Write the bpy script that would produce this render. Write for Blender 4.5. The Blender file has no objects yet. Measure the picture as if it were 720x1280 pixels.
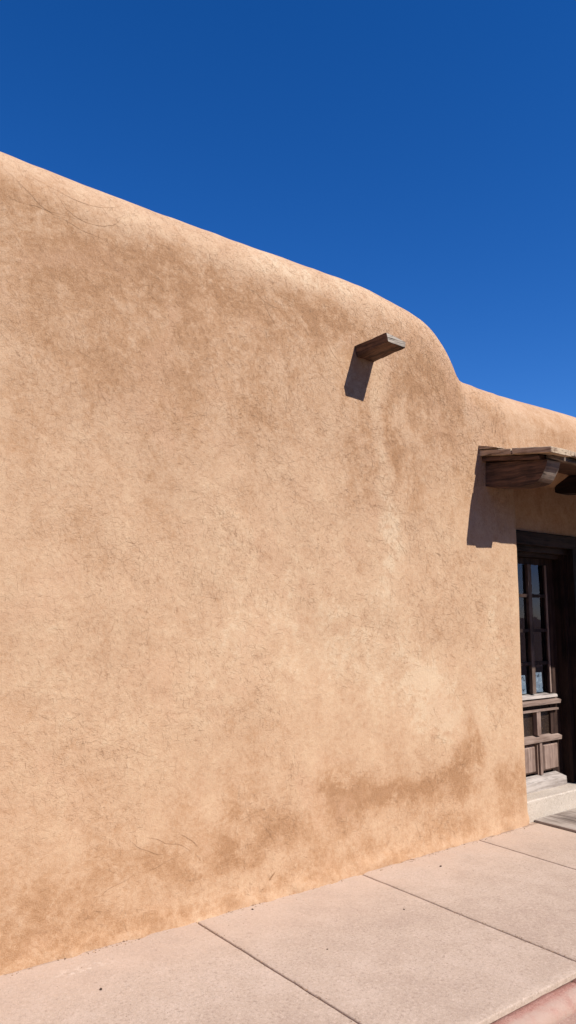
import bpy, bmesh, math, random
import numpy as np
from mathutils import Vector, Matrix, noise

S = bpy.context.scene
COL = S.collection
random.seed(7)

# ------------------------------------------------------------------ camera
cam_data = bpy.data.cameras.new('camera')
cam = bpy.data.objects.new('camera', cam_data); COL.objects.link(cam)
AZ, PITCH = math.radians(38.4), math.atan2(134, 950)
cam.location = (0, 0, 1.49)
cam.rotation_euler = (math.pi/2 + PITCH, 0, -AZ)
cam_data.sensor_fit = 'VERTICAL'; cam_data.sensor_height = 24.0
cam_data.lens = 24.0*950/1280
cam_data.clip_start = 0.05; cam_data.clip_end = 3000
S.camera = cam

# ------------------------------------------------------------------ sky and sun
SUN_TO = Vector((.29, -1, 1.0)).normalized()        # direction towards the sun
EL = math.asin(SUN_TO.z)
W = bpy.data.worlds.new('World'); S.world = W; W.use_nodes = True
nt = W.node_tree; nt.nodes.clear()
sky = nt.nodes.new('ShaderNodeTexSky'); sky.sky_type = 'NISHITA'; sky.sun_disc = False
sky.sun_elevation = EL
sky.sun_rotation = math.atan2(SUN_TO.x, SUN_TO.y)
sky.altitude = 2200; sky.air_density = 1.0; sky.dust_density = 0.0; sky.ozone_density = 4.0
hs = nt.nodes.new('ShaderNodeHueSaturation'); hs.inputs['Saturation'].default_value = 1.31; hs.inputs['Hue'].default_value = .512
hs.inputs['Value'].default_value = 1.0
bg = nt.nodes.new('ShaderNodeBackground'); bg.inputs['Strength'].default_value = 0.128
wo = nt.nodes.new('ShaderNodeOutputWorld')
nt.links.new(sky.outputs[0], hs.inputs['Color']); nt.links.new(hs.outputs[0], bg.inputs['Color'])
nt.links.new(bg.outputs[0], wo.inputs[0])
sd = bpy.data.lights.new('sun', 'SUN'); sd.energy = 5.0; sd.angle = math.radians(.5)
sd.color = (1, .955, .89)
sun = bpy.data.objects.new('sun', sd); COL.objects.link(sun)
sun.rotation_euler = SUN_TO.to_track_quat('Z', 'Y').to_euler()
sun.location = (3, -4, 8)
S.view_settings.view_transform = 'Standard'; S.view_settings.look = 'None'
S.view_settings.exposure = 0.28; S.view_settings.gamma = 1
S.view_settings.use_curve_mapping = False

# ------------------------------------------------------------------ node helper
class N:
    def __init__(s, name, rough=.9, spec=.2):
        s.m = bpy.data.materials.new(name); s.m.use_nodes = True
        s.t = s.m.node_tree; s.t.nodes.clear()
        s.out = s.t.nodes.new('ShaderNodeOutputMaterial')
        s.b = s.t.nodes.new('ShaderNodeBsdfPrincipled')
        s.b.inputs['Roughness'].default_value = rough
        s.b.inputs['Specular IOR Level'].default_value = spec
        s.t.links.new(s.b.outputs[0], s.out.inputs[0])
        s.tc = s.t.nodes.new('ShaderNodeTexCoord')
    def setin(s, sock, v):
        if hasattr(v, 'is_linked') or isinstance(v, bpy.types.NodeSocket): s.t.links.new(v, sock)
        else:
            if isinstance(v, tuple) and len(v) == 3 and sock.type == 'RGBA': v = (*v, 1)
            sock.default_value = v
    def math(s, op, a, b=None, c=None, clamp=False):
        n = s.t.nodes.new('ShaderNodeMath'); n.operation = op; n.use_clamp = clamp
        s.setin(n.inputs[0], a)
        if b is not None: s.setin(n.inputs[1], b)
        if c is not None: s.setin(n.inputs[2], c)
        return n.outputs[0]
    def obj(s): return s.tc.outputs['Object']
    def mapping(s, v, scale=(1,1,1), loc=(0,0,0), rot=(0,0,0)):
        n = s.t.nodes.new('ShaderNodeMapping'); s.setin(n.inputs[0], v)
        n.inputs['Scale'].default_value = scale; n.inputs['Location'].default_value = loc
        n.inputs['Rotation'].default_value = rot
        return n.outputs[0]
    def noise(s, v, scale, detail=4, rough=.55, dist=0, col=False):
        n = s.t.nodes.new('ShaderNodeTexNoise'); s.setin(n.inputs['Vector'], v)
        n.inputs['Scale'].default_value = scale; n.inputs['Detail'].default_value = detail
        n.inputs['Roughness'].default_value = rough; n.inputs['Distortion'].default_value = dist
        return n.outputs['Color' if col else 'Fac']
    def ramp(s, v, stops, interp='LINEAR'):
        n = s.t.nodes.new('ShaderNodeValToRGB'); s.setin(n.inputs[0], v)
        e = n.color_ramp.elements; n.color_ramp.interpolation = interp
        while len(e) < len(stops): e.new(.5)
        for k, (p, c) in zip(e, stops):
            k.position = p; k.color = (c, c, c, 1) if not isinstance(c, tuple) else (*c, 1)
        return n.outputs[0]
    def sm(s, v, a, b, lo=0., hi=1.):
        n = s.t.nodes.new('ShaderNodeMapRange'); n.interpolation_type = 'SMOOTHSTEP'
        s.setin(n.inputs[0], v); n.inputs[1].default_value = a; n.inputs[2].default_value = b
        n.inputs[3].default_value = lo; n.inputs[4].default_value = hi
        return n.outputs[0]
    def mix(s, f, a, b, mode='MIX'):
        n = s.t.nodes.new('ShaderNodeMix'); n.data_type = 'RGBA'; n.blend_type = mode
        s.setin(n.inputs[0], f); s.setin(n.inputs[6], a); s.setin(n.inputs[7], b)
        return n.outputs[2]
    def vmath(s, op, a, b=None):
        n = s.t.nodes.new('ShaderNodeVectorMath'); n.operation = op
        s.setin(n.inputs[0], a)
        if b is not None:
            if op == 'SCALE': s.setin(n.inputs[3], b)
            else: s.setin(n.inputs[1], b)
        return n.outputs[1] if op in ('LENGTH', 'DOT_PRODUCT', 'DISTANCE') else n.outputs[0]
    def sep(s, v):
        n = s.t.nodes.new('ShaderNodeSeparateXYZ'); s.setin(n.inputs[0], v); return n.outputs
    def comb(s, x, y, z=0.):
        n = s.t.nodes.new('ShaderNodeCombineXYZ')
        for i, a in enumerate((x, y, z)): s.setin(n.inputs[i], a)
        return n.outputs[0]
    def bump(s, h, dist=.002, strength=1., nrm=None):
        n = s.t.nodes.new('ShaderNodeBump'); n.inputs['Strength'].default_value = strength
        n.inputs['Distance'].default_value = dist; s.setin(n.inputs['Height'], h)
        if nrm is not None: s.setin(n.inputs['Normal'], nrm)
        return n.outputs[0]
    def color(s, c): s.setin(s.b.inputs['Base Color'], c)
    def normal(s, n): s.setin(s.b.inputs['Normal'], n)
    # short curved hair strokes: one per Voronoi cell, each with its own turn
    def strokes(s, uv, scale, width, length, bias, spread, curve, keep, off):
        p = s.mapping(uv, loc=(off, off*1.7, 0), scale=(scale, scale, scale))
        v = s.t.nodes.new('ShaderNodeTexVoronoi'); v.voronoi_dimensions = '2D'; v.feature = 'F1'
        v.inputs['Scale'].default_value = 1.0; v.inputs['Randomness'].default_value = 1.0
        s.setin(v.inputs['Vector'], p)
        q = s.vmath('SUBTRACT', p, v.outputs['Position'])
        c = s.t.nodes.new('ShaderNodeSeparateColor'); s.setin(c.inputs[0], v.outputs['Color'])
        ang = s.math('MULTIPLY_ADD', s.math('SUBTRACT', c.outputs[0], .5), spread, bias)
        x, y, _ = s.sep(q)
        ca, sa = s.math('COSINE', ang), s.math('SINE', ang)
        lx = s.math('ADD', s.math('MULTIPLY', x, ca), s.math('MULTIPLY', y, sa))
        ly = s.math('SUBTRACT', s.math('MULTIPLY', y, ca), s.math('MULTIPLY', x, sa))
        cv = s.math('MULTIPLY', s.math('SUBTRACT', c.outputs[1], .5), curve)
        ly = s.math('SUBTRACT', ly, s.math('MULTIPLY', cv, s.math('MULTIPLY', lx, lx)))
        ln = s.sm(s.math('ABSOLUTE', ly), width*scale*.35, width*scale, 1, 0)
        en = s.sm(s.math('ABSOLUTE', lx), length*scale*.45, length*scale*.55, 1, 0)
        kp = s.math('GREATER_THAN', c.outputs[2], 1-keep)
        st = s.math('MULTIPLY', s.math('MULTIPLY', ln, en), kp)
        return st
    # one named arc-shaped crack
    def arc(s, uv, cx, cz, ang, length, curve, width):
        q = s.vmath('SUBTRACT', uv, (cx, cz, 0))
        x, y, _ = s.sep(q)
        ca, sa = math.cos(ang), math.sin(ang)
        lx = s.math('ADD', s.math('MULTIPLY', x, ca), s.math('MULTIPLY', y, sa))
        ly = s.math('SUBTRACT', s.math('MULTIPLY', y, ca), s.math('MULTIPLY', x, sa))
        ly = s.math('SUBTRACT', ly, s.math('MULTIPLY', s.math('MULTIPLY', lx, lx), curve))
        ln = s.sm(s.math('ABSOLUTE', ly), width*.3, width, 1, 0)
        en = s.sm(s.math('ABSOLUTE', lx), length*.35, length*.5, 1, 0)
        return s.math('MULTIPLY', ln, en)

# ------------------------------------------------------------------ materials
def mat_adobe():
    m = N('adobe_plaster', .95, .12)
    P = m.obj(); x, y, z = m.sep(P)
    uv = m.comb(m.math('ADD', x, m.math('MULTIPLY', y, .6)), z)
    at = m.t.nodes.new('ShaderNodeAttribute'); at.attribute_name = 'stain'
    st = at.outputs['Fac']
    kk = m.sm(m.noise(P, 5.5, 9, .72, .7), .42, .56)
    k2 = m.sm(m.noise(m.mapping(P, loc=(5, 2, 7)), 13, 7, .7, .5), .40, .58)
    st = m.math('MULTIPLY', st, m.math('MULTIPLY_ADD', kk, .80, m.math('MULTIPLY_ADD', k2, .5, .30)))
    big = m.noise(P, 1.3, 5, .6, .6)
    med = m.noise(P, 6, 6, .65, .5)
    fine = m.noise(P, 45, 5, .7)
    grain = m.noise(P, 230, 3, .7)
    streak = m.noise(m.mapping(P, (5, 5, .7)), 1, 5, .6)
    f = m.math('ADD', st, .5)
    f = m.math('MULTIPLY_ADD', m.math('SUBTRACT', big, .5), .6, f)
    f = m.math('MULTIPLY_ADD', m.math('SUBTRACT', med, .5), .75, f)
    f = m.math('MULTIPLY_ADD', m.math('SUBTRACT', streak, .5), .40, f)
    f = m.math('MULTIPLY_ADD', m.math('SUBTRACT', fine, .5), .75, f)
    f = m.math('MULTIPLY_ADD', m.math('SUBTRACT', m.noise(P, 17, 4, .7, .6), .5), .65, f, clamp=True)
    c = m.ramp(f, [(0., (.33, .175, .085)), (.25, (.415, .240, .130)), (.5, (.495, .317, .194)),
                   (.75, (.55, .375, .236)), (1., (.60, .445, .295))])
    # pinkish patches where the colour coat is thinner
    pk = m.sm(m.noise(m.mapping(P, loc=(4, 2, 9)), 2.1, 4, .6, .8), .52, .72, 0, .45)
    c = m.mix(pk, c, (.52, .32, .20))
    c = m.mix(m.sm(grain, .35, .7, 0, .28), c, (.62, .43, .29))
    c = m.mix(m.sm(grain, .5, .28, 0, .35), c, (.33, .18, .095))
    # straw and trowel hairlines, warped so they never repeat
    wv = m.vmath('ADD', uv, m.vmath('SCALE', m.vmath('SUBTRACT', m.noise(P, 9, 3, .6, 0, True), (.5, .5, .5)), .045))
    wv = m.vmath('ADD', wv, m.vmath('SCALE', m.vmath('SUBTRACT', m.noise(P, 40, 2, .5, 0, True), (.5, .5, .5)), .008))
    # fine net of shrinkage cracks
    v = m.t.nodes.new('ShaderNodeTexVoronoi'); v.feature = 'DISTANCE_TO_EDGE'; v.voronoi_dimensions = '2D'
    v.inputs['Scale'].default_value = 16
    m.setin(v.inputs['Vector'], m.vmath('ADD', wv, m.vmath('SCALE', m.noise(P, 22, 3, .6, 0, True), .05)))
    net = m.math('MULTIPLY', m.sm(v.outputs['Distance'], .0, .035, 1, 0),
                 m.sm(m.noise(m.mapping(P, loc=(8, 1, 2)), 4.5, 4, .65), .52, .70, 0, .32))
    H = net
    c = m.mix(m.math('MULTIPLY', H, .62), c, (.20, .098, .045))
    m.color(c)
    h = m.math('MULTIPLY', med, 1.0)
    h = m.math('MULTIPLY_ADD', fine, .60, h)
    h = m.math('MULTIPLY_ADD', grain, .22, h)
    h = m.math('MULTIPLY_ADD', H, -.40, h)
    m.normal(m.bump(h, .0075, .9))
    return m.m

def mat_concrete(name, base, dark, light, sc=1., bump=.0022):
    m = N(name, .92, .2)
    P = m.obj()
    a = m.noise(P, 1.6*sc, 5, .62, .4); b = m.noise(P, 7*sc, 5, .65); g = m.noise(P, 90*sc, 4, .75)
    gg = m.noise(P, 260*sc, 2, .7)
    f = m.math('MULTIPLY_ADD', m.math('SUBTRACT', a, .5), 1.1, .5)
    f = m.math('MULTIPLY_ADD', m.math('SUBTRACT', b, .5), .8, f)
    f = m.math('MULTIPLY_ADD', m.math('SUBTRACT', g, .5), .7, f, clamp=True)
    c = m.ramp(f, [(0, dark), (.5, base), (1, light)])
    c = m.mix(m.sm(gg, .60, .72, 0, .45), c, tuple(k*.45 for k in dark))
    c = m.mix(m.sm(gg, .40, .28, 0, .30), c, tuple(min(1, k*1.2) for k in light))
    g2 = m.noise(P, 70*sc, 3, .85, .3)
    c = m.mix(m.sm(g2, .54, .66, 0, .70), c, tuple(k*.85 for k in dark))
    c = m.mix(m.sm(g2, .46, .34, 0, .55), c, tuple(min(1, k*1.1) for k in light))
    sp = m.sm(m.noise(m.mapping(P, loc=(3, 3, 3)), 34*sc, 2, .5), .70, .76, 0, .35)
    c = m.mix(sp, c, tuple(k*.5 for k in dark))
    m.color(c)
    h = m.math('MULTIPLY_ADD', g, .7, m.math('MULTIPLY_ADD', b, .5, m.math('MULTIPLY', gg, .35)))
    m.normal(m.bump(h, bump, .8))
    return m

def mat_wood(name, dark, light, axis='y', rough=.75, crack=.5, sc=1., spec=.3):
    m = N(name, rough, spec)
    P = m.obj()
    st = {'x': (1.2, 26, 26), 'y': (26, 1.2, 26), 'z': (26, 26, 1.2)}[axis]
    st = tuple(k*sc for k in st)
    w = m.vmath('ADD', P, m.vmath('SCALE', m.noise(P, 5, 2, .5, 0, True), .03))
    a = m.noise(m.mapping(w, st), 1, 5, .65, .3)
    b = m.noise(m.mapping(w, tuple(k*3.2 for k in st), loc=(2, 5, 1)), 1, 3, .6)
    big = m.noise(P, 4, 4, .6)
    f = m.math('MULTIPLY_ADD', m.math('SUBTRACT', b, .5), .8, a)
    f = m.math('MULTIPLY_ADD', m.math('SUBTRACT', big, .5), .9, f)
    f = m.sm(f, .25, .75)
    c = m.mix(f, dark, light)
    cr = m.sm(m.noise(m.mapping(w, tuple(k*1.5 for k in st), loc=(9, 9, 9)), 1, 3, .5), .36, .30, 0, crack)
    c = m.mix(cr, c, tuple(k*.25 for k in dark))
    m.color(c)
    m.normal(m.bump(m.math('SUBTRACT', m.math('MULTIPLY_ADD', b, .5, a), cr), .003, .8))
    return m.m

def plain(name, c, rough=.9, spec=.2, sc=8., var=.25):
    m = N(name, rough, spec)
    n = m.noise(m.obj(), sc, 5, .6)
    m.color(m.mix(m.sm(n, .3, .7), tuple(k*(1-var) for k in c), tuple(min(1, k*(1+var)) for k in c)))
    m.normal(m.bump(m.noise(m.obj(), sc*8, 4, .6), .001, .5))
    return m.m

# ------------------------------------------------------------------ object helpers
def props(o, label=None, cat=None, group=None, kind=None):
    if label: o['label'] = label
    if cat: o['category'] = cat
    if group: o['group'] = group
    if kind: o['kind'] = kind
    return o
def empty(name, loc=(0, 0, 0), parent=None):
    o = bpy.data.objects.new(name, None); COL.objects.link(o); o.location = loc
    o.empty_display_size = .2
    if parent: put(o, parent)
    return o
def put(o, parent):
    o.parent = parent
    root = Vector((0, 0, 0)); p = parent
    while p: root += p.location; p = p.parent
    o.location = Vector(o.location) - root
def link(name, me, mats, parent=None, smooth=False):
    if not isinstance(mats, (list, tuple)): mats = [mats]
    for mt in mats: me.materials.append(mt)
    if smooth:
        for p in me.polygons: p.use_smooth = True
    o = bpy.data.objects.new(name, me); COL.objects.link(o)
    if parent: put(o, parent)
    return o
def from_bm(name, bm, mats, parent=None, bevel=0, seg=1, smooth=False):
    if bevel:
        bmesh.ops.bevel(bm, geom=[e for e in bm.edges if len(e.link_faces) == 2 and e.calc_face_angle(0) > .5],
                        offset=bevel, segments=seg, affect='EDGES', profile=.6)
    bmesh.ops.recalc_face_normals(bm, faces=bm.faces)
    me = bpy.data.meshes.new(name); bm.to_mesh(me); bm.free()
    return link(name, me, mats, parent, smooth)
def hexa(bm, c, mi=0):
    """eight corners: bottom ring then top ring"""
    v = [bm.verts.new(p) for p in c]
    for f in ((0, 3, 2, 1), (4, 5, 6, 7), (0, 1, 5, 4), (1, 2, 6, 5), (2, 3, 7, 6), (3, 0, 4, 7)):
        bm.faces.new([v[i] for i in f]).material_index = mi
def box(bm, x0, x1, y0, y1, z0, z1, slope=0., yref=0.):
    """slope tilts the box: z rises by slope per metre of y"""
    d = lambda y: slope*(y-yref)
    hexa(bm, [(x0, y0, z0+d(y0)), (x1, y0, z0+d(y0)), (x1, y1, z0+d(y1)), (x0, y1, z0+d(y1)),
              (x0, y0, z1+d(y0)), (x1, y0, z1+d(y0)), (x1, y1, z1+d(y1)), (x0, y1, z1+d(y1))])
def rough_up(bm, amp, scale, seed=0):
    for v in bm.verts:
        v.co += noise.noise_vector(v.co*scale + Vector((seed, seed*2, 0)))*amp
def subdiv_long(bm, step):
    for _ in range(4):
        es = [e for e in bm.edges if e.calc_length() > step]
        if not es: break
        bmesh.ops.subdivide_edges(bm, edges=es, cuts=1, use_grid_fill=True)

# ================================================================== THE ADOBE WALL
WY, IY = 3.47, 3.61
DZ = -.11
TOP = [(-6, 3.83), (1.07, 3.835), (1.5, 3.825), (2.0, 3.825), (2.55, 3.827), (2.93, 3.832), (3.3, 3.836), (3.55, 3.832), (3.80, 3.800),
       (3.97, 3.780), (4.10, 3.745), (4.20, 3.69), (4.29, 3.60), (4.36, 3.49), (4.415, 3.42), (4.48, 3.375), (4.58, 3.348), (4.9, 3.327),
       (5.46, 3.335), (6.07, 3.345), (9.5, 3.34)]
tx = np.array([a for a, b in TOP]); tz = np.array([b for a, b in TOP])
def topz(s): return float(np.mean([np.interp(s+d, tx, tz) for d in (-.045, -.03, -.015, 0, .015, .03, .045)]))
# (s, z, half width, half height, amount): darker < 0 < lighter, places taken from the plaster itself
STAINS = [(1.25, 3.40, .45, .20, -.34), (1.75, 3.30, .45, .22, -.36), (2.35, 3.36, .35, .2, -.40), (2.9, 3.36, .35, .18, -.34),
          (3.2, 3.30, .25, .16, -.22), (1.4, 2.8, .8, .45, -.17), (2.4, 2.9, .6, .4, -.12), (3.9, 3.2, .22, .22, -.30),
          (4.15, 2.95, .22, .25, -.26), (3.62, 2.75, .12, .35, -.18), (4.35, 3.15, .15, .18, -.22), (4.75, 3.02, .28, .08, -.14), (5.5, 2.98, .5, .08, -.14),
          (3.28, 2.7, .08, .45, -.16), (3.95, 2.45, .2, .35, -.15), (4.55, 2.05, .15, .35, -.10),
          (1.15, 3.62, .6, .12, .25), (2.2, 3.62, .8, .10, .30), (3.2, 3.66, .6, .10, .25), (2.55, 3.50, .12, .25, .22),
          (2.15, 3.05, .12, .35, .12), (3.53, 2.72, .055, .50, .36), (3.57, 2.25, .08, .35, .26), (3.42, 2.55, .05, .4, -.2), (3.66, 2.6, .06, .4, -.24), (3.60, 1.9, .10, .3, .2),
          (4.7, 1.70, .06, .35, .28), (4.3, 3.48, .05, .2, .22), (4.47, 3.0, .07, .2, .25), (3.05, 2.9, .08, .3, .1),
          (4.0, .95, .25, .28, .48), (2.6, 1.5, .5, .5, .18), (3.4, 1.2, .4, .4, .14), (1.6, 1.2, .6, .4, .12), (4.6, .9, .2, .4, .14),
          (2.42, .40, .10, .13, -.42), (2.30, .28, .16, .09, -.22), (2.62, .33, .20, .08, -.30), (2.90, .17, .14, .07, -.26),
          (3.08, .50, .14, .17, -.40), (3.35, .40, .20, .13, -.36), (3.62, .42, .16, .11, -.38), (3.95, .38, .18, .11, -.38),
          (4.22, .45, .12, .15, -.42), (4.40, .62, .10, .18, -.44), (4.33, .30, .16, .08, -.22), (4.80, .32, .13, .16, -.38),
          (4.95, .22, .06, .12, -.2), (3.3, .10, .5, .06, -.2), (4.3, .10, .5, .05, -.16),
          (1.95, .30, .30, .12, -.22), (1.6, .22, .4, .12, -.26), (1.25, .22, .3, .16, -.34), (1.2, .05, .5, .07, -.45), (2.0, .05, .6, .04, -.40),
          (1.95, .18, .5, .06, .20), (2.75, .15, .3, .06, .12), (3.6, .16, .5, .06, .16), (5.6, 2.62, 1.0, .22, -.1)]
ARCS = [(1.30, 3.48, -.50, .62, .35, .005), (1.36, 3.50, -.62, .55, .45, .004), (1.42, 3.45, -.78, .5, .5, .004),
        (1.22, 3.42, -.35, .45, .3, .004), (2.55, 3.33, -1.05, .22, 1.2, .006), (2.62, 3.30, -.95, .2, 1., .005),
        (1.88, .37, -.62, .20, 1.4, .0045), (2.02, .41, -.2, .30, -.7, .004), (1.98, .30, .25, .22, 1.4, .004), (2.12, .39, -.5, .14, 1., .005),
        (1.70, .22, .4, .28, .8, .004), (2.48, .47, .5, .22, -1.5, .004), (2.6, .34, -.9, .18, .6, .003),
        (3.62, 2.33, -.45, .24, 1., .003), (3.58, 2.28, -.3, .2, .8, .003), (3.72, 1.98, -.55, .2, .6, .003),
        (3.60, 1.92, -.25, .22, .5, .003), (4.80, 2.96, -1.5, .13, .4, .012), (4.74, 2.94, -1.2, .10, .4, .006), (2.62, .075, .28, .12, .8, .012),
        (3.5, 2.18, -.4, .25, .7, .003), (4.66, 1.1, -.3, .1, .5, .003), (3.1, 3.18, -.9, .15, .6, .0045), (3.28, 3.3, -1.45, .07, .3, .007)]
ADOBE = mat_adobe()
HAIR = plain('plaster_crack', (.34, .20, .112), .95, .05, 30, .35)

building = empty('adobe_building', (5.6, 3.9, 0))
props(building, 'tan adobe building with rounded parapet, single roof beam end and small wooden door canopy', 'building')

R = .32
def disp(s, z):
    k = 1 if z < 3.1 else max(.12, 1-(z-3.1)*2.0)
    d = noise.noise(Vector((s*.9, z*.9, 1.7)))*.022*k
    d += noise.noise(Vector((s*2.6, z*2.2, 4.1)))*.010*k
    d += noise.noise(Vector((s*7, z*6, 9.1)))*.0035
    d += noise.noise(Vector((s*17, z*15, 2.1)))*.0012
    return d*(.4 if s > 5.0 else 1)
def on_wall(s, l, off):
    """point on the front of the wall; l = height, carried on as arc length over the rounded top"""
    H = topz(s); e = l-(H-R)
    if e <= 0: z, oy, n = l, 0., (0, -1)
    else:
        t = min(e/R, 1.5); z = H-R+R*math.sin(t); oy = R-R*math.cos(t); n = (math.sin(t), -math.cos(t))
    y = WY+oy
    if z < .12: y -= .018*(1-max(z, 0)/.12)**2*min(1, max(0.2, (4.9-s)/.6))
    d = disp(s, z)-off
    return Vector((s, y-d*n[1], z-d*n[0]))
def hairlines():
    """straw marks and cracks in the plaster: thin tapering ribbons, most of them in drifts"""
    rnd = random.Random(11); V = []; F = []
    def ribbon(s, l, ang, ln, cu, w):
        n = max(3, int(ln/.018)); pts = []
        x, y, a = s, l, ang
        for k in range(n+1):
            pts.append((x, y, a)); st = ln/n
            a += cu*st + rnd.gauss(0, .11)
            x += math.cos(a)*st; y += math.sin(a)*st
        b0 = len(V)
        for k, (x, y, a) in enumerate(pts):
            ww = w*(.25+.75*math.sin(math.pi*(k+.3)/(n+.6)))*.5
            if not (.9 < x < 4.93) or y < .01: 
                del V[b0:]; return
            V.append(on_wall(x-math.sin(a)*ww, y+math.cos(a)*ww, .0011))
            V.append(on_wall(x+math.sin(a)*ww, y-math.cos(a)*ww, .0011))
        for k in range(n): F.append((b0+2*k, b0+2*k+1, b0+2*k+3, b0+2*k+2))
    for s, l, ang, ln, cu, w in ARCS:
        w *= .42 if w < .01 else .8
        h = ln/2; ribbon(s-math.cos(ang)*h, l-math.sin(ang)*h, ang-cu*h*.7, ln, cu*1.4, w)
    n = 0
    while n < 34000:
        s = rnd.uniform(.95, 4.9); l = rnd.uniform(.05, 4.0)**1.0
        if l > topz(s)-R+.27: continue
        d = noise.noise(Vector((s*1.6, l*1.6, 21)))*.9 + noise.noise(Vector((s*4.5, l*4.5, 25)))*.6
        want = .42+.75*d + .42*min(1, max(-.7, (l-1.7)/1.5)) + (.12 if s < 2.8 else -.05)
        if rnd.random() > want: continue
        flow = -.75 + 1.3*noise.noise(Vector((s*1.1, l*1.1, 41)))
        ang = flow + rnd.gauss(0, .75)
        ln = rnd.choice((.010, .012, .016, .02, .02, .03, .03, .04, .07))*rnd.uniform(.7, 1.3)*(.6+.1*min(s, 4))
        ribbon(s, l, ang, ln, rnd.gauss(0, 6), rnd.uniform(.0006, .0013)*(.36+.18*min(s, 5)))
        n += 1
    return V, F
def make_wall():
    cols = []
    s = -5.0
    while s < .8: cols.append((s, WY)); s += .2
    s = .8
    while s < 4.93: cols.append((s, WY)); s += .02
    for k in range(11):
        a = k/10*math.pi/2
        cols.append((4.945+.14*math.sin(a), IY-.14*math.cos(a)))
    for s in (5.11, 5.13, 5.15): cols.append((s, IY))
    s = 5.20
    while s < 6.149: cols.append((s, IY)); s += .05
    for s in (6.15, 6.2, 6.3, 6.4, 6.5, 6.7, 7, 7.5, 8, 8.6, 9.2): cols.append((s, IY))
    zs = [-.12, -.04, 0.0] + [.02*k for k in range(1, 110)] + [2.20] + [2.22+.02*k for k in range(0, 34)]
    rows = [('z', z) for z in zs if z <= 2.2001 or z > 2.21]
    rows += [('f', k/8) for k in range(1, 9)]
    rows += [('a', math.radians(7.5*k)) for k in range(1, 13)]
    rows += [('b', .12), ('b', .3), ('c', math.radians(45)), ('c', math.radians(90)), ('d', 0)]
    V = []; ST = []
    zb = 2.22+.02*33
    for kind, t in rows:
        for s, yr in cols:
            H = topz(s)
            w = 1.0
            if kind == 'z':
                z = t; oy = 0
            elif kind == 'f': z = zb + (H-R-zb)*t; oy = 0
            elif kind == 'a': z = H-R+R*math.sin(t); oy = R-R*math.cos(t)
            elif kind == 'b': z = H; oy = R+t
            elif kind == 'c': z = H-.2+.2*math.cos(t); oy = R+.3+.2*math.sin(t)
            else: z = 2.6; oy = R+.5
            q = min(1, max(0, (z-2.60)/.10)); w = 1-q*q*(3-2*q)
            y = WY*(1-w) + yr*w + oy
            # flare at the foot
            if z < .12: y -= .018*(1-max(z, 0)/.12)**2*min(1, max(0.2, (4.9-s)/.6))
            p = Vector((s, y, z))
            if kind == 'z' and z < .1:
                e = (1-max(z, 0)/.1)
                y -= e*max(0, noise.noise(Vector((s*9, z*12, 7)))+.15*noise.noise(Vector((s*40, z*30, 3))))*.040
                p = Vector((s, y, z))
            if kind in 'zfab':
                d = disp(s, z)
                if kind == 'a': 
                    p.z -= d*math.sin(t); p.y += d*math.cos(t)
                elif kind == 'b': p.z -= d
                else: p.y += d
            V.append(p)
            wx = noise.noise(Vector((s*2.3, z*2.3, 11)))*.16 + noise.noise(Vector((s*7, z*7, 15)))*.07
            wz = noise.noise(Vector((s*2.3, z*2.3, 31)))*.16 + noise.noise(Vector((s*7, z*7, 35)))*.07
            ST.append((s, z, wx, wz))
    a = np.array(ST); tot = np.zeros(len(a))
    for (cs, cz, rs, rz, am) in STAINS:
        k = min(1, max(rs, rz)/.2)*min(1., min(rs, rz)/.08)
        r2 = ((a[:, 0]+a[:, 2]*k-cs)/rs)**2 + ((a[:, 1]+a[:, 3]*k-cz)/rz)**2
        tot += am*np.exp(-(r2**1.25)*.8)
    tot *= np.interp(a[:, 0], [1.2, 2.4, 3.0], [.42, .72, 1.0])*np.interp(a[:, 1], [1.5, 2.5], [1, .92])
    tot += np.interp(a[:, 1], [0, .5, 1.2, 2.0, 2.8, 3.4, 3.9], [-.04, .0, .07, .05, -.06, -.08, .08])
    nc = len(cols); F = []
    for r in range(len(rows)-1):
        for c in range(nc-1):
            z0 = V[r*nc+c].z; sm_ = (cols[c][0]+cols[c+1][0])/2
            if rows[r+1][0] == 'z' and rows[r+1][1] <= 2.2001 and 5.15 < sm_ < 6.15: continue
            F.append((r*nc+c, r*nc+c+1, (r+1)*nc+c+1, (r+1)*nc+c))
    HV, HF = hairlines(); nf = len(F); nb = len(V)
    V += HV; F += [tuple(i+nb for i in f) for f in HF]; tot = np.concatenate([tot, np.zeros(len(HV))])
    me = bpy.data.meshes.new('wall'); me.from_pydata([tuple(v) for v in V], [], F)
    at = me.attributes.new('stain', 'FLOAT', 'POINT'); at.data.foreach_set('value', tot.astype(np.float32))
    # object coordinates must equal world coordinates for the materials, so the wall keeps its own origin
    o = link('wall', me, [ADOBE, HAIR], None, True)
    me.polygons.foreach_set('material_index', np.array([0]*nf+[1]*len(HF), dtype=np.int32)); me.update()
    return o
wall = make_wall(); wall.parent = building; wall.matrix_parent_inverse = Matrix.Translation(-building.location)
def attach(o, parent):
    """parent an object built in world coordinates"""
    o.parent = parent
    root = Vector((0, 0, 0)); p = parent
    while p:
        root += p.location if p.matrix_parent_inverse == Matrix.Identity(4) else Vector((0, 0, 0)); p = p.parent
    o.matrix_parent_inverse = Matrix.Translation(-root)
    return o
def part(name, bm, mats, parent, **k):
    return attach(from_bm(name, bm, mats, None, **k), parent)

bm = bmesh.new(); box(bm, -5, 9.2, 4.0, 9, 2.85, 2.98)
part('flat_roof', bm, plain('roof_gravel', (.25, .2, .16)), building)
bm = bmesh.new()
box(bm, -5, 9.2, 8.7, 9, -.1, 2.85); box(bm, -5, -4.7, 4.0, 8.7, -.1, 2.85); box(bm, 8.9, 9.2, 4.0, 8.7, -.1, 2.85)
part('rear_wall', bm, plain('adobe_rear', (.46, .28, .16)), building)

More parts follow.
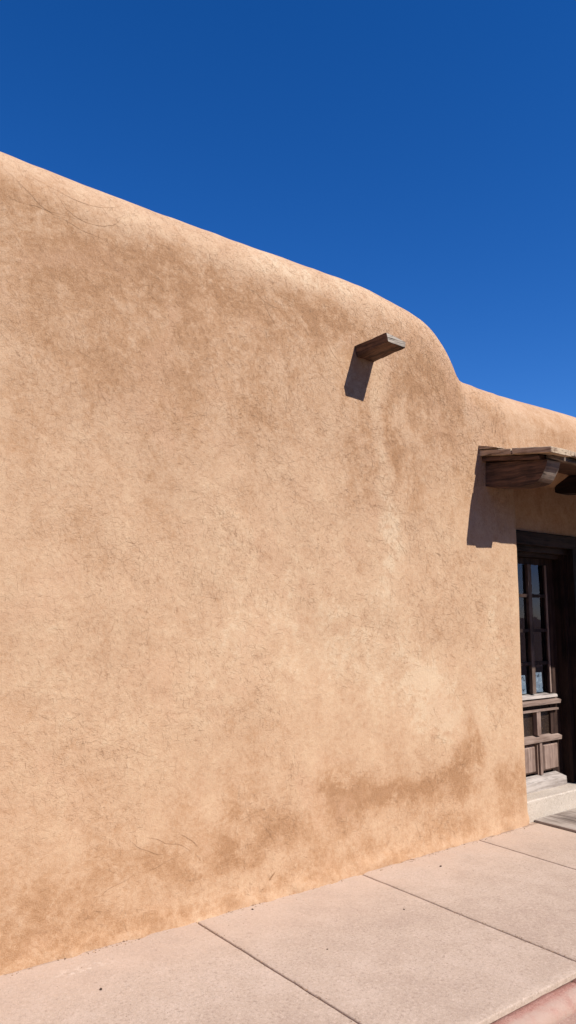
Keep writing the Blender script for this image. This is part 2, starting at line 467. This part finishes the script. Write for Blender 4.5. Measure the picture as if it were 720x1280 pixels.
# ------------------------------------------------------------------ roof beam end (viga)
W_DARK = mat_wood('weathered_dark_wood', (.030, .015, .010), (.14, .072, .045), 'y', crack=.7)
W_END = mat_wood('bleached_end_grain', (.14, .105, .08), (.44, .38, .31), 'x', .9, 1., 1.6)
bm = bmesh.new()
hexa(bm, [(3.300, 3.165, 3.198), (3.460, 3.165, 3.194), (3.485, 3.70, 3.178), (3.335, 3.70, 3.178),
          (3.289, 3.165, 3.257), (3.464, 3.165, 3.236), (3.485, 3.70, 3.238), (3.312, 3.70, 3.262)])
subdiv_long(bm, .06)
rough_up(bm, .004, 14, 3)
for f in bm.faces:
    f.normal_update()
    if sum(v.co.y for v in f.verts)/len(f.verts) < 3.18 and abs(f.normal.y) > .7: f.material_index = 1
part('roof_beam', bm, [W_DARK, W_END], building, bevel=.003)

# ------------------------------------------------------------------ canopy over the door
SL = (2.745-2.665)/.6
canopy = attach(empty('door_canopy', (5.2, 3.47, 2.7)), building)
canopy.matrix_parent_inverse = Matrix.Identity(4); canopy.location = Vector((5.2, 3.47, 2.7))-building.location
W_PLANK = mat_wood('grey_tan_plank', (.17, .10, .06), (.50, .38, .26), 'y', .85, .7)
W_GREY = mat_wood('silver_grey_beam', (.085, .055, .038), (.27, .21, .165), 'x', .85, .7)
s0 = 4.57; k = 0
widths = [.255, .24, .25, .23, .21]
def plank(s0, s1, y0, y1, t=.045, jag=0, lift=0.):
    bm = bmesh.new(); box(bm, s0, s1, y0, y1, 2.745-t+lift, 2.745+lift, SL, 3.47)
    subdiv_long(bm, .09); rough_up(bm, .0035, 9, s0)
    part('roof_board', bm, W_PLANK, canopy, bevel=.004)
bm = bmesh.new()                                   # first board, split across near its middle
box(bm, 4.570, 4.822, 2.868, 3.185, 2.700, 2.745, SL, 3.47)
box(bm, 4.576, 4.822, 3.197, 3.56, 2.698, 2.743, SL, 3.47)
subdiv_long(bm, .09); rough_up(bm, .003, 9, 2)
part('roof_board', bm, W_PLANK, canopy, bevel=.004)
s0 = 4.845
for w in widths:
    yy = 2.888+random.uniform(-.008, .012)
    plank(s0, min(s0+w, 5.76), yy, 3.56, t=.036, lift=random.uniform(.002, .006)); s0 += w+.003
    if s0 > 5.7: break
s0 = 5.78
while s0 < 9.0:                                     # deeper canopy part added out of view on the right, to shade the door
    w = random.uniform(.22, .27); plank(s0, s0+w, 2.33+random.uniform(-.01, .01), 3.56); s0 += w+.008
bm = bmesh.new()                                   # splinter of an older board by the wall
hexa(bm, [(4.565, 3.30, 2.728), (4.63, 3.28, 2.728), (4.66, 3.50, 2.750), (4.57, 3.50, 2.752),
          (4.565, 3.31, 2.734), (4.63, 3.29, 2.736), (4.66, 3.50, 2.768), (4.57, 3.50, 2.785)])
part('splinter', bm, W_PLANK, canopy)
bm = bmesh.new(); box(bm, 4.603, 4.815, 2.985, 3.55, 2.662, 2.694, SL, 3.47)
subdiv_long(bm, .1); rough_up(bm, .003, 9, 5)
part('packing_board', bm, W_DARK, canopy, bevel=.003)
bm = bmesh.new(); box(bm, 4.68, 5.765, 2.925, 2.985, 2.672, 2.706, SL, 3.47)
subdiv_long(bm, .12); rough_up(bm, .005, 7, 8)
part('front_beam', bm, W_GREY, canopy, bevel=.005)
bm = bmesh.new(); box(bm, 5.78, 9.2, 2.385, 2.52, 2.445, 2.594)
part('front_beam', bm, W_GREY, canopy, bevel=.006)  # beam of the added deep part; its height sets the door's shade line
bm = bmesh.new(); box(bm, 5.765, 5.86, 2.53, 3.2, 2.65, 2.695, SL, 3.47)
part('side_beam', bm, W_DARK, canopy, bevel=.005)  # side beam of the added deep part

def corbel(x0, x1, prof, mats, seed, flat_n):
    bm = bmesh.new()
    L = [bm.verts.new((x0, y, z)) for y, z in prof]; Rr = [bm.verts.new((x1, y, z)) for y, z in prof]
    bm.faces.new(L); bm.faces.new(list(reversed(Rr)))
    n = len(prof)
    for i in range(n):
        f = bm.faces.new((L[i], Rr[i], Rr[(i+1) % n], L[(i+1) % n]))
        if i in flat_n: f.material_index = 1
    rough_up(bm, .003, 8, seed)
    return part('corbel', bm, mats, canopy, bevel=.004)
corbel(4.64, 4.80, [(3.60, 2.665), (2.945, 2.592), (2.958, 2.55), (2.982, 2.508), (3.005, 2.472), (3.03, 2.450),
                    (3.08, 2.436), (3.18, 2.430), (3.32, 2.445), (3.46, 2.473), (3.60, 2.490)],
       [W_DARK, W_GREY], 1, {1, 2, 3, 4})
W_BLACK = mat_wood('black_brown_wood', (.008, .004, .003), (.030, .014, .010), 'y', crack=.5)
corbel(5.765, 5.90, [(3.66, 2.70), (2.55, 2.58), (2.57, 2.52), (2.62, 2.48), (3.0, 2.485), (3.45, 2.535), (3.57, 2.548), (3.60, 2.560), (3.606, 2.58), (3.66, 2.59)],
       [W_BLACK, W_GREY], 2, {1, 2})
corbel(7.6, 7.74, [(3.60, 2.70), (2.55, 2.58), (2.57, 2.52), (2.62, 2.48), (3.0, 2.485), (3.60, 2.535)], [W_BLACK, W_GREY], 3, {1, 2})  # corbel of the added deep part, out of view
bm = bmesh.new(); bmesh.ops.create_cone(bm, cap_ends=True, segments=20, radius1=.085, radius2=.075, depth=2.55,
                                        matrix=Matrix.Translation((9.0, 2.45, 1.225)))
part('added_post', bm, W_DARK, canopy, smooth=False)  # added out of view to carry the deep part
bm = bmesh.new(); bmesh.ops.create_cone(bm, cap_ends=True, segments=20, radius1=.10, radius2=.09, depth=2.55,
                                        matrix=Matrix.Translation((6.34, 2.45, 1.225)))
part('added_post', bm, W_DARK, canopy, smooth=False)  # added out of view; its shadow darkens the right jamb and stile

# ------------------------------------------------------------------ door frame
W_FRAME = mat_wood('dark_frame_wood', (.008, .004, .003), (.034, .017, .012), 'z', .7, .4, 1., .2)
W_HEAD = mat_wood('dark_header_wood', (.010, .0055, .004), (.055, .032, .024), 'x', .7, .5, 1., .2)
frame = attach(empty('door_frame', (5.55, 3.7, .15)), building)
frame.matrix_parent_inverse = Matrix.Identity(4); frame.location = Vector((5.55, 3.7, .15))-building.location
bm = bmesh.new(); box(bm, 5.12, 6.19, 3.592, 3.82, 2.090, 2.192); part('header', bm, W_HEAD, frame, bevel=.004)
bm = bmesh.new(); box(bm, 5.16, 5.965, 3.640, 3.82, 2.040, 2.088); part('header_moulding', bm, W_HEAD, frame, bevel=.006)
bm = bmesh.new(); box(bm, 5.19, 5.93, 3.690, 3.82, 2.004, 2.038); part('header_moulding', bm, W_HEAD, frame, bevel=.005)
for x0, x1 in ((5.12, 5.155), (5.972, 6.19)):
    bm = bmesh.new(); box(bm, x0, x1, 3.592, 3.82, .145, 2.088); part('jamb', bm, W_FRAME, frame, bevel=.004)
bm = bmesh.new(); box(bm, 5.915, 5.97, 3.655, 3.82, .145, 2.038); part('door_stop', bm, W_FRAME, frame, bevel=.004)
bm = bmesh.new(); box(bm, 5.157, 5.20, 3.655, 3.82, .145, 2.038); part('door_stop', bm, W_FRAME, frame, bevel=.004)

# ------------------------------------------------------------------ door
W_DOOR = mat_wood('faded_brown_door_wood', (.17, .11, .085), (.33, .235, .19), 'z', .7, .5, .8)
W_DRAIL = mat_wood('faded_brown_rail_wood', (.18, .118, .09), (.34, .25, .205), 'x', .7, .4, .8)
W_SILL = mat_wood('bleached_rail_wood', (.24, .20, .175), (.47, .41, .365), 'x', .85, .6, .8)
W_DOOR_SHADE = mat_wood('shaded_door_wood', (.018, .009, .007), (.06, .034, .026), 'z', .7, .3, 1., .2)  # door wood darkened: shade on upper bars and right stile put in the colour
door = attach(empty('door', (5.55, 3.77, .15)), building)
door.matrix_parent_inverse = Matrix.Identity(4); door.location = Vector((5.55, 3.77, .15))-building.location
DY = 3.75
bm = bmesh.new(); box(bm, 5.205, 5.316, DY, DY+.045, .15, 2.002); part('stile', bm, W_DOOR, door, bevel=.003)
bm = bmesh.new(); box(bm, 5.770, 5.912, DY, DY+.045, .15, 2.002); part('stile', bm, W_DOOR_SHADE, door, bevel=.003)
bm = bmesh.new(); box(bm, 5.318, 5.768, DY+.002, DY+.043, 1.948, 2.000); part('top_rail', bm, W_DOOR_SHADE, door, bevel=.003)
bm = bmesh.new()
box(bm, 5.518, 5.566, DY-.012, DY+.04, .885, 1.946)
part('glazing_bar', bm, mat_wood('glazing_bar_wood', (.05, .03, .022), (.16, .11, .085), 'z', .7, .3), door, bevel=.004)
for z in (1.684, 1.397, 1.127):
    for x0, x1 in ((5.318, 5.516), (5.568, 5.768)):
        bm = bmesh.new(); box(bm, x0, x1, DY-.008, DY+.036, z-.013, z+.013); part('glazing_bar', bm, W_DOOR_SHADE, door, bevel=.004)
bm = bmesh.new(); box(bm, 5.772, 5.786, DY-.012, DY-.001, .885, 1.946); part('glazing_bead', bm, W_DOOR, door, bevel=.002)

def mat_glass(name, tint):
    m = N(name); t = m.t
    fr = t.nodes.new('ShaderNodeFresnel'); fr.inputs[0].default_value = 1.52
    gl = t.nodes.new('ShaderNodeBsdfGlossy'); gl.inputs['Roughness'].default_value = .015
    gl.inputs['Color'].default_value = (.62, .52, .66, 1)
    tr = t.nodes.new('ShaderNodeBsdfTransparent'); tr.inputs['Color'].default_value = (*tint, 1)
    mx = t.nodes.new('ShaderNodeMixShader')
    ge = t.nodes.new('ShaderNodeNewGeometry')
    fac = m.math('MULTIPLY', fr.outputs[0], m.math('SUBTRACT', 1., ge.outputs['Backfacing']))
    t.links.new(fac, mx.inputs[0]); t.links.new(tr.outputs[0], mx.inputs[1]); t.links.new(gl.outputs[0], mx.inputs[2])
    nb = m.bump(m.noise(m.obj(), 3.5, 2, .5), .004, .35); m.setin(fr.inputs['Normal'], nb); m.setin(gl.inputs['Normal'], nb)
    t.links.new(mx.outputs[0], m.out.inputs[0])
    return m.m
GLASS = mat_glass('old_window_glass', (.72, .76, .78))
zr = [.884, 1.113, 1.141, 1.383, 1.411, 1.670, 1.698, 1.947]
for r in range(4):
    for x0, x1 in ((5.317, 5.517), (5.567, 5.769)):
        bm = bmesh.new(); box(bm, x0, x1, DY+.014, DY+.018, zr[2*r], zr[2*r+1]); part('pane', bm, GLASS, door)
# ledges under the glass
bm = bmesh.new(); hexa(bm, [(5.32, 3.722, .846), (5.846, 3.722, .846), (5.846, 3.79, .846), (5.32, 3.79, .846),
                            (5.32, 3.726, .866), (5.846, 3.726, .866), (5.846, 3.79, .883), (5.32, 3.79, .883)])
part('ledge', bm, W_SILL, door, bevel=.003)
bm = bmesh.new(); hexa(bm, [(5.30, 3.708, .795), (5.862, 3.708, .795), (5.862, 3.79, .795), (5.30, 3.79, .795),
                            (5.30, 3.700, .824), (5.862, 3.700, .824), (5.862, 3.79, .845), (5.30, 3.79, .845)])
part('ledge', bm, W_DRAIL, door, bevel=.003)
bm = bmesh.new(); box(bm, 5.318, 5.768, DY+.012, DY+.04, .756, .794); part('rail', bm, W_DOOR_SHADE, door)
bm = bmesh.new(); box(bm, 5.30, 5.850, 3.722, 3.79, .742, .757); part('rail', bm, W_DRAIL, door, bevel=.003)
# two small dark pressed panels, then a bevelled rail and two fielded panels
mp = N('dark_pressed_glass', .35, .5)
pn = mp.noise(mp.obj(), 120, 3, .7)
mp.color(mp.mix(mp.sm(pn, .58, .72), (.022, .012, .008), (.30, .20, .11)))
mp.normal(mp.bump(pn, .004, 1.))
for x0, x1 in ((5.318, 5.541), (5.597, 5.800)):
    bm = bmesh.new(); box(bm, x0, x1, DY+.016, DY+.03, .553, .741); part('textured_pane', bm, mp.m, door)
bm = bmesh.new(); box(bm, 5.543, 5.595, 3.728, 3.79, .553, .741); part('muntin', bm, W_DOOR, door, bevel=.005)
bm = bmesh.new(); hexa(bm, [(5.30, 3.716, .500), (5.866, 3.716, .500), (5.866, 3.79, .492), (5.30, 3.79, .492),
                            (5.30, 3.712, .530), (5.866, 3.712, .530), (5.866, 3.79, .556), (5.30, 3.79, .556)])
part('rail', bm, W_DRAIL, door, bevel=.004)
bm = bmesh.new(); box(bm, 5.540, 5.606, 3.738, 3.79, .245, .491)
box(bm, 5.556, 5.590, 3.722, 3.737, .245, .491)
part('muntin', bm, W_DOOR, door, bevel=.003)
def fielded(x0, x1, z0, z1):
    bm = bmesh.new(); y0, y1, i = DY+.022, DY-.012, .030
    o_ = [(x0, y0, z0), (x1, y0, z0), (x1, y0, z1), (x0, y0, z1)]
    n_ = [(x0+i, y1, z0+i), (x1-i, y1, z0+i), (x1-i, y1, z1-i), (x0+i, y1, z1-i)]
    b_ = [(x, DY+.036, z) for x, _, z in o_]
    vo = [bm.verts.new(p) for p in o_]; vn = [bm.verts.new(p) for p in n_]; vb = [bm.verts.new(p) for p in b_]
    bm.faces.new(vn); bm.faces.new(vb)
    for k in range(4):
        j = (k+1) % 4
        bm.faces.new((vo[k], vo[j], vn[j], vn[k])); bm.faces.new((vb[k], vb[j], vo[j], vo[k]))
    part('panel', bm, W_DOOR, door)
fielded(5.318, 5.538, .247, .490); fielded(5.612, 5.862, .247, .490)
bm = bmesh.new(); hexa(bm, [(5.22, 3.668, .146), (5.838, 3.668, .146), (5.838, 3.79, .146), (5.22, 3.79, .146),
                            (5.22, 3.672, .212), (5.838, 3.672, .212), (5.800, 3.745, .246), (5.22, 3.745, .246)])
part('weather_bar', bm, W_SILL, door, bevel=.004)

bm = bmesh.new(); box(bm, 4.83, 9.2, 2.94, 3.56, 2.694, 2.702, SL, 3.47); box(bm, 5.785, 9.2, 2.36, 2.939, 2.694, 2.702, SL, 3.47)
part('slit_seal', bm, W_DARK, canopy)  # sheet added under the boards so no sun slits fall between them
# dark room behind the door
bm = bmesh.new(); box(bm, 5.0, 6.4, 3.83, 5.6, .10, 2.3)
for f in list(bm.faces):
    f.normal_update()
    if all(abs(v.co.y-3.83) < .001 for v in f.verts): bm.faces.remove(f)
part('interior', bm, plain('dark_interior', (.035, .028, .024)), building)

# doorstep
bm = bmesh.new(); hexa(bm, [(5.02, 3.498, -.03), (6.30, 3.498, -.03), (6.30, 3.82, -.03), (5.02, 3.82, -.03),
                            (5.02, 3.503, .150), (6.30, 3.503, .150), (6.30, 3.82, .144), (5.02, 3.82, .144)])
subdiv_long(bm, .15); rough_up(bm, .003, 9, 4)
STEPM = mat_concrete('pale_stone_step', (.50, .425, .35), (.38, .31, .245), (.60, .53, .45), 1., .002).m
part('doorstep', bm, STEPM, building, bevel=.008)

# ------------------------------------------------------------------ notices behind the glass
def mat_notice(name, seed):
    m = N(name, .6, .3)
    x, y, z = m.sep(m.obj())
    n = m.noise(m.mapping(m.obj(), (26, 26, 34), loc=(seed, seed, seed)), 1, 3, .6)
    c = m.mix(m.sm(n, .56, .60), (.50, .54, .62), (.85, .87, .9))
    c = m.mix(m.sm(n, .40, .36), c, (.10, .11, .13))
    m.color(c); return m.m
for (x0, x1, z0, z1, sd_, lab) in ((5.585, 5.712, .890, 1.050, 1.3, 'blue-grey paper notice behind the lowest right glass pane of the door'),
                              (5.36, 5.478, .888, 1.035, 5.1, 'paper notice half hidden behind the lowest left glass pane of the door')):
    bm = bmesh.new(); hexa(bm, [(x0, DY+.022, z0), (x1, DY+.022, z0), (x1, DY+.024, z0), (x0, DY+.024, z0),
                                (x0, DY+.030, z1), (x1, DY+.030, z1), (x1, DY+.032, z1), (x0, DY+.032, z1)])
    o = from_bm('paper_notice', bm, mat_notice('notice_print', sd_))
    props(o, lab, 'notice', 'notices behind the door glass')

# ================================================================== GROUND
GZ = lambda y: .02*(y-WY)
CONC = mat_concrete('pink_tan_concrete', (.455, .350, .272), (.345, .25, .195), (.55, .435, .355), 1., .004)
# scuffs of pale plaster on the walk
P = CONC.obj()
bc = CONC.b.inputs['Base Color'].links[0].from_socket
q = CONC.vmath('MULTIPLY', CONC.vmath('SUBTRACT', P, (1.57, 3.327, 0)), (5.5, 22, 0))
q = CONC.vmath('LENGTH', CONC.vmath('ADD', q, CONC.vmath('SCALE', CONC.noise(P, 14, 4, .6, 0, True), .9)))
bc = CONC.mix(CONC.math('MULTIPLY', CONC.sm(q, .35, 1.2, 1, 0), CONC.sm(CONC.noise(P, 30, 4, .6), .48, .58, 0, .8)), bc, (.70, .60, .50))
# paler worn strip along the foot of the wall and at the slab edges
yy = CONC.sep(P)[1]
bc = CONC.mix(CONC.math('MULTIPLY', CONC.sm(yy, 2.75, 3.45, 0, .55), CONC.sm(CONC.noise(P, 3, 4, .6), .3, .6, .4, 1)), bc, (.56, .41, .31))
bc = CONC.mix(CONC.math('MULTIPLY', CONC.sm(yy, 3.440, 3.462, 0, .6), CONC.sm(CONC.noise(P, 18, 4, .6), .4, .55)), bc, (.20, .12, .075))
CONC.color(bc)
bm = bmesh.new()
js = [-4.85, -3.68, -2.52, -1.35, -.18, .98, 2.148, 3.285, 4.40, 5.095]
gap = [.004]*7 + [.0042, .0042, .0018, .006]
def slab(s0, s1, y0, y1, t=.09, c=.006):
    nx = max(2, int((s1-s0)/.05)); ny = max(2, int((y1-y0)/.05))
    xs = [s0, s0+c*.4, s0+c] + [s0+c+(s1-s0-2*c)*i/nx for i in range(1, nx)] + [s1-c, s1-c*.4, s1]
    ys = [y0, y0+c*.4, y0+c] + [y0+c+(y1-y0-2*c)*i/ny for i in range(1, ny)] + [y1-c, y1-c*.4, y1]
    dr = lambda i, n: c*(1.0 if i in (0, n-1) else .25 if i in (1, n-2) else 0)
    g = []
    for j, y in enumerate(ys):
        row = []
        for i, x in enumerate(xs):
            d = max(dr(i, len(xs)), dr(j, len(ys)))
            ex = ey = 0
            if i <= 2 or i >= len(xs)-3: ex = noise.noise(Vector((x*3, y*22, 5)))*.003
            if j <= 2 or j >= len(ys)-3: ey = noise.noise(Vector((x*22, y*3, 8)))*.003
            row.append(bm.verts.new((x+ex, y+ey, GZ(y)-d + noise.noise(Vector((x*2, y*2, 3)))*.0022)))
        g.append(row)
    for j in range(len(ys)-1):
        for i in range(len(xs)-1):
            bm.faces.new((g[j][i], g[j][i+1], g[j+1][i+1], g[j+1][i]))
    loop = [g[0][i] for i in range(len(xs))] + [g[j][-1] for j in range(1, len(ys))] + \
           [g[-1][i] for i in range(len(xs)-2, -1, -1)] + [g[j][0] for j in range(len(ys)-2, 0, -1)]
    low = [bm.verts.new((v.co.x, v.co.y, -t)) for v in loop]
    for i in range(len(loop)):
        j = (i+1) % len(loop); bm.faces.new((loop[i], low[i], low[j], loop[j]))
for a in range(len(js)-1):
    slab(js[a]+gap[a+0], js[a+1]-gap[a+1], 2.004, 3.56, c=.006 if gap[a+1] > .003 else .003)
slab(5.10, 9.2, 2.004, 2.30)
props(from_bm('sidewalk', bm, CONC.m, smooth=True), 'pink-tan concrete sidewalk of large slabs along the wall', kind='structure')
bm = bmesh.new(); box(bm, -6, 10, 1.97, 3.62, -.25, -.052)
props(from_bm('sidewalk_bed', bm, plain('dark_joint_dirt', (.09, .06, .045))), 'dark dirt in the slab joints', kind='structure')

# curb
CURB = mat_concrete('worn_red_painted_curb', (.40, .205, .16), (.27, .12, .09), (.50, .315, .255), 1.5, .006)
P = CURB.obj(); bc = CURB.b.inputs['Base Color'].links[0].from_socket
yz = CURB.sep(P)
lit_wear = CURB.math('MULTIPLY', CURB.sm(CURB.math('MULTIPLY_ADD', CURB.math('SUBTRACT', CURB.noise(P, 9, 4, .6), .5), .06, yz[1]), 1.955, 1.93), CURB.sm(CURB.noise(P, 12, 4, .6), .3, .6, .3, .9))  # paler nose: sunlight on its tilt painted in, broken up by wear
CURB.color(CURB.mix(lit_wear, bc, (.45, .32, .255)))
bm = bmesh.new()
prof = [(1.990, -.2), (1.990, -.050), (1.984, -.037), (1.965, -.035), (1.945, -.037), (1.925, -.043), (1.908, -.053), (1.898, -.068), (1.893, -.086), (1.888, -.2)]
xs = sorted([-6+.05*i for i in range(321)]+[3.106, 3.112, 3.118, 3.124, .86, .866, .872, .878])
rings = []
for x in xs:
    rings.append([bm.verts.new((x, y+noise.noise(Vector((x*6, y*8, 1)))*.004, z+noise.noise(Vector((x*4, y*9, 6)))*.004+noise.noise(Vector((x*30, y*40, 6)))*.0025-(.03 if x in (3.112, 3.118, .866, .872) and z > -.1 else 0))) for y, z in prof])
for a, b in zip(rings, rings[1:]):
    for i in range(len(prof)-1): bm.faces.new((a[i], b[i], b[i+1], a[i+1]))
props(from_bm('curb', bm, CURB.m, smooth=True), 'worn red painted curb along the sidewalk edge', kind='structure')
# gutter pan, road, far ground
bm = bmesh.new()
GUT = mat_concrete('pink_gutter_concrete', (.45, .29, .225), (.34, .20, .15), (.55, .40, .32), 1.3, .006).m
box(bm, -6, 10, 1.35, 1.887, -.25, -.088)
props(from_bm('gutter', bm, GUT), 'rough pink gutter concrete below the curb', kind='structure')
bm = bmesh.new(); box(bm, -60, 60, -8, 1.345, -.25, -.092)
props(from_bm('road', bm, mat_concrete('dusty_asphalt', (.13, .105, .085), (.09, .07, .055), (.17, .14, .115), 1.).m), 'dusty asphalt street', kind='structure')
bm = bmesh.new(); g = 1500
v = [bm.verts.new(p) for p in ((-g, -g, -.13), (g, -g, -.13), (g, g, -.13), (-g, g, -.13))]; bm.faces.new(v)
props(from_bm('ground', bm, plain('dry_earth', (.26, .19, .13), sc=.6)), 'dry tan earth', kind='structure')

opp = empty('added_adobe_block', (0, -9.5, 0))  # added unseen block: cuts low sky light and reflects in the door glass
props(opp, 'two-storey adobe building added across the street out of view, to block sky light and reflect in the door glass', 'building')
bm = bmesh.new(); box(bm, -24, 18, -16, -9.5, -.2, 7.2); box(bm, -9, 6, -16.01, -9.4, 7.1, 7.7)
part('wall', bm, plain('adobe_opposite', (.44, .27, .16), sc=1.5), opp, bevel=.18, seg=3)
for x in range(-20, 19, 3):
    bm = bmesh.new(); bmesh.ops.create_cone(bm, cap_ends=True, segments=12, radius1=.11, radius2=.11, depth=.8, matrix=Matrix.Translation((x, -9.3, 6.3)) @ Matrix.Rotation(math.pi/2, 4, 'X'))
    part('roof_beam', bm, W_DARK, opp)
for x in (-16, -11, -3.5, 1.5, 9, 14):
    bm = bmesh.new(); box(bm, x, x+1.6, -9.52, -9.46, .9, 2.5); part('window', bm, W_FRAME, opp)

# boardwalk in front of the door
BOARD = mat_wood('grey_weathered_boards', (.17, .13, .105), (.40, .335, .28), 'y', .9, .6, .6)
bm = bmesh.new(); s0 = 5.105
while s0 < 7.2:
    w = .138
    b2 = bmesh.new(); box(b2, s0, s0+w, 2.31, 3.495, -.006, .016, .018, 3.47)
    if s0 < 5.11:   # the first board is cut back at the wall corner
        pass
    bmesh.ops.bevel(b2, geom=list(b2.edges), offset=.003, segments=1, affect='EDGES')
    me = bpy.data.meshes.new('t'); b2.to_mesh(me); b2.free(); bm.from_mesh(me); bpy.data.meshes.remove(me)
    s0 += w+.004
for y in (2.5, 3.2): box(bm, 5.13, 7.2, y, y+.06, -.045, -.008+.018*(y-3.47))
props(from_bm('boardwalk', bm, BOARD), 'weathered grey boards laid in front of the doorstep, at the sidewalk end', 'boardwalk')

# pebbles and bits of grit lying on the walk
PEB = plain('dark_grit', (.07, .045, .032))
def pebble(x, y, r, seed, lab):
    bm = bmesh.new(); bmesh.ops.create_icosphere(bm, subdivisions=2, radius=r)
    for v in bm.verts:
        v.co.x *= 1.4; v.co.z *= .6
        v.co += noise.noise_vector(v.co/r*1.1+Vector((seed, 0, 0)))*r*.35
    o = from_bm('pebble', bm, PEB, smooth=True); o.location = (x, y, GZ(y)+r*.35); o.rotation_euler.z = seed
    props(o, lab, 'pebble', 'dark pebbles scattered on the sidewalk')
PEBS = [(1.479, 3.096, .006, 1, 'dark pebble on the leftmost sidewalk slab in view, nearest the camera'),
        (2.46, 3.40, .005, 2, 'dark pebble just right of the first slab joint close to the wall'),
        (3.772, 3.258, .006, 3, 'dark pebble right of the second slab joint in the middle of its slab'),
        (2.463, 2.818, .004, 4, 'tiny dark pebble in the middle of the slab between the two dark joints'),
        (3.094, 2.929, .004, 5, 'tiny dark pebble left of the second slab joint')]
for p in PEBS: pebble(*p)

# plaster crumbs, grit and dust gathered along the foot of the wall and in the joints
rnd = random.Random(5); bm = bmesh.new()
def crumb(x, y, r):
    z = GZ(y)+r*.3
    k = bmesh.ops.create_icosphere(bm, subdivisions=1, radius=r, matrix=Matrix.Translation((x, y, z)) @ Matrix.Rotation(rnd.uniform(0, 6), 4, 'Z') @ Matrix.Diagonal((rnd.uniform(.8, 1.8), 1, rnd.uniform(.4, .8), 1)))
    for v in k['verts']: v.co += Vector((rnd.gauss(0, r*.15), rnd.gauss(0, r*.15), rnd.gauss(0, r*.1)))
for i in range(420):
    x = rnd.uniform(.9, 4.95)
    if noise.noise(Vector((x*2.2, 0, 3))) + rnd.gauss(0, .25) < -.05: continue
    crumb(x, 3.452-abs(rnd.gauss(0, .016))-disp(x, 0)*.0, rnd.choice((.0014, .002, .0025, .003, .0045)))
for i in range(260):
    j = rnd.choice((2.148, 3.285)); crumb(j+rnd.gauss(0, .012), rnd.uniform(2.05, 3.45), rnd.choice((.0012, .0018, .0025)))
for i in range(260): crumb(rnd.uniform(.9, 5.0), 3.45-abs(rnd.gauss(0, .45)), rnd.choice((.0010, .0014, .0018)))
props(from_bm('plaster_grit', bm, plain('plaster_crumbs', (.33, .215, .14), sc=60, var=.5)), 'tan plaster crumbs and grit gathered along the foot of the wall', 'grit', kind='stuff')
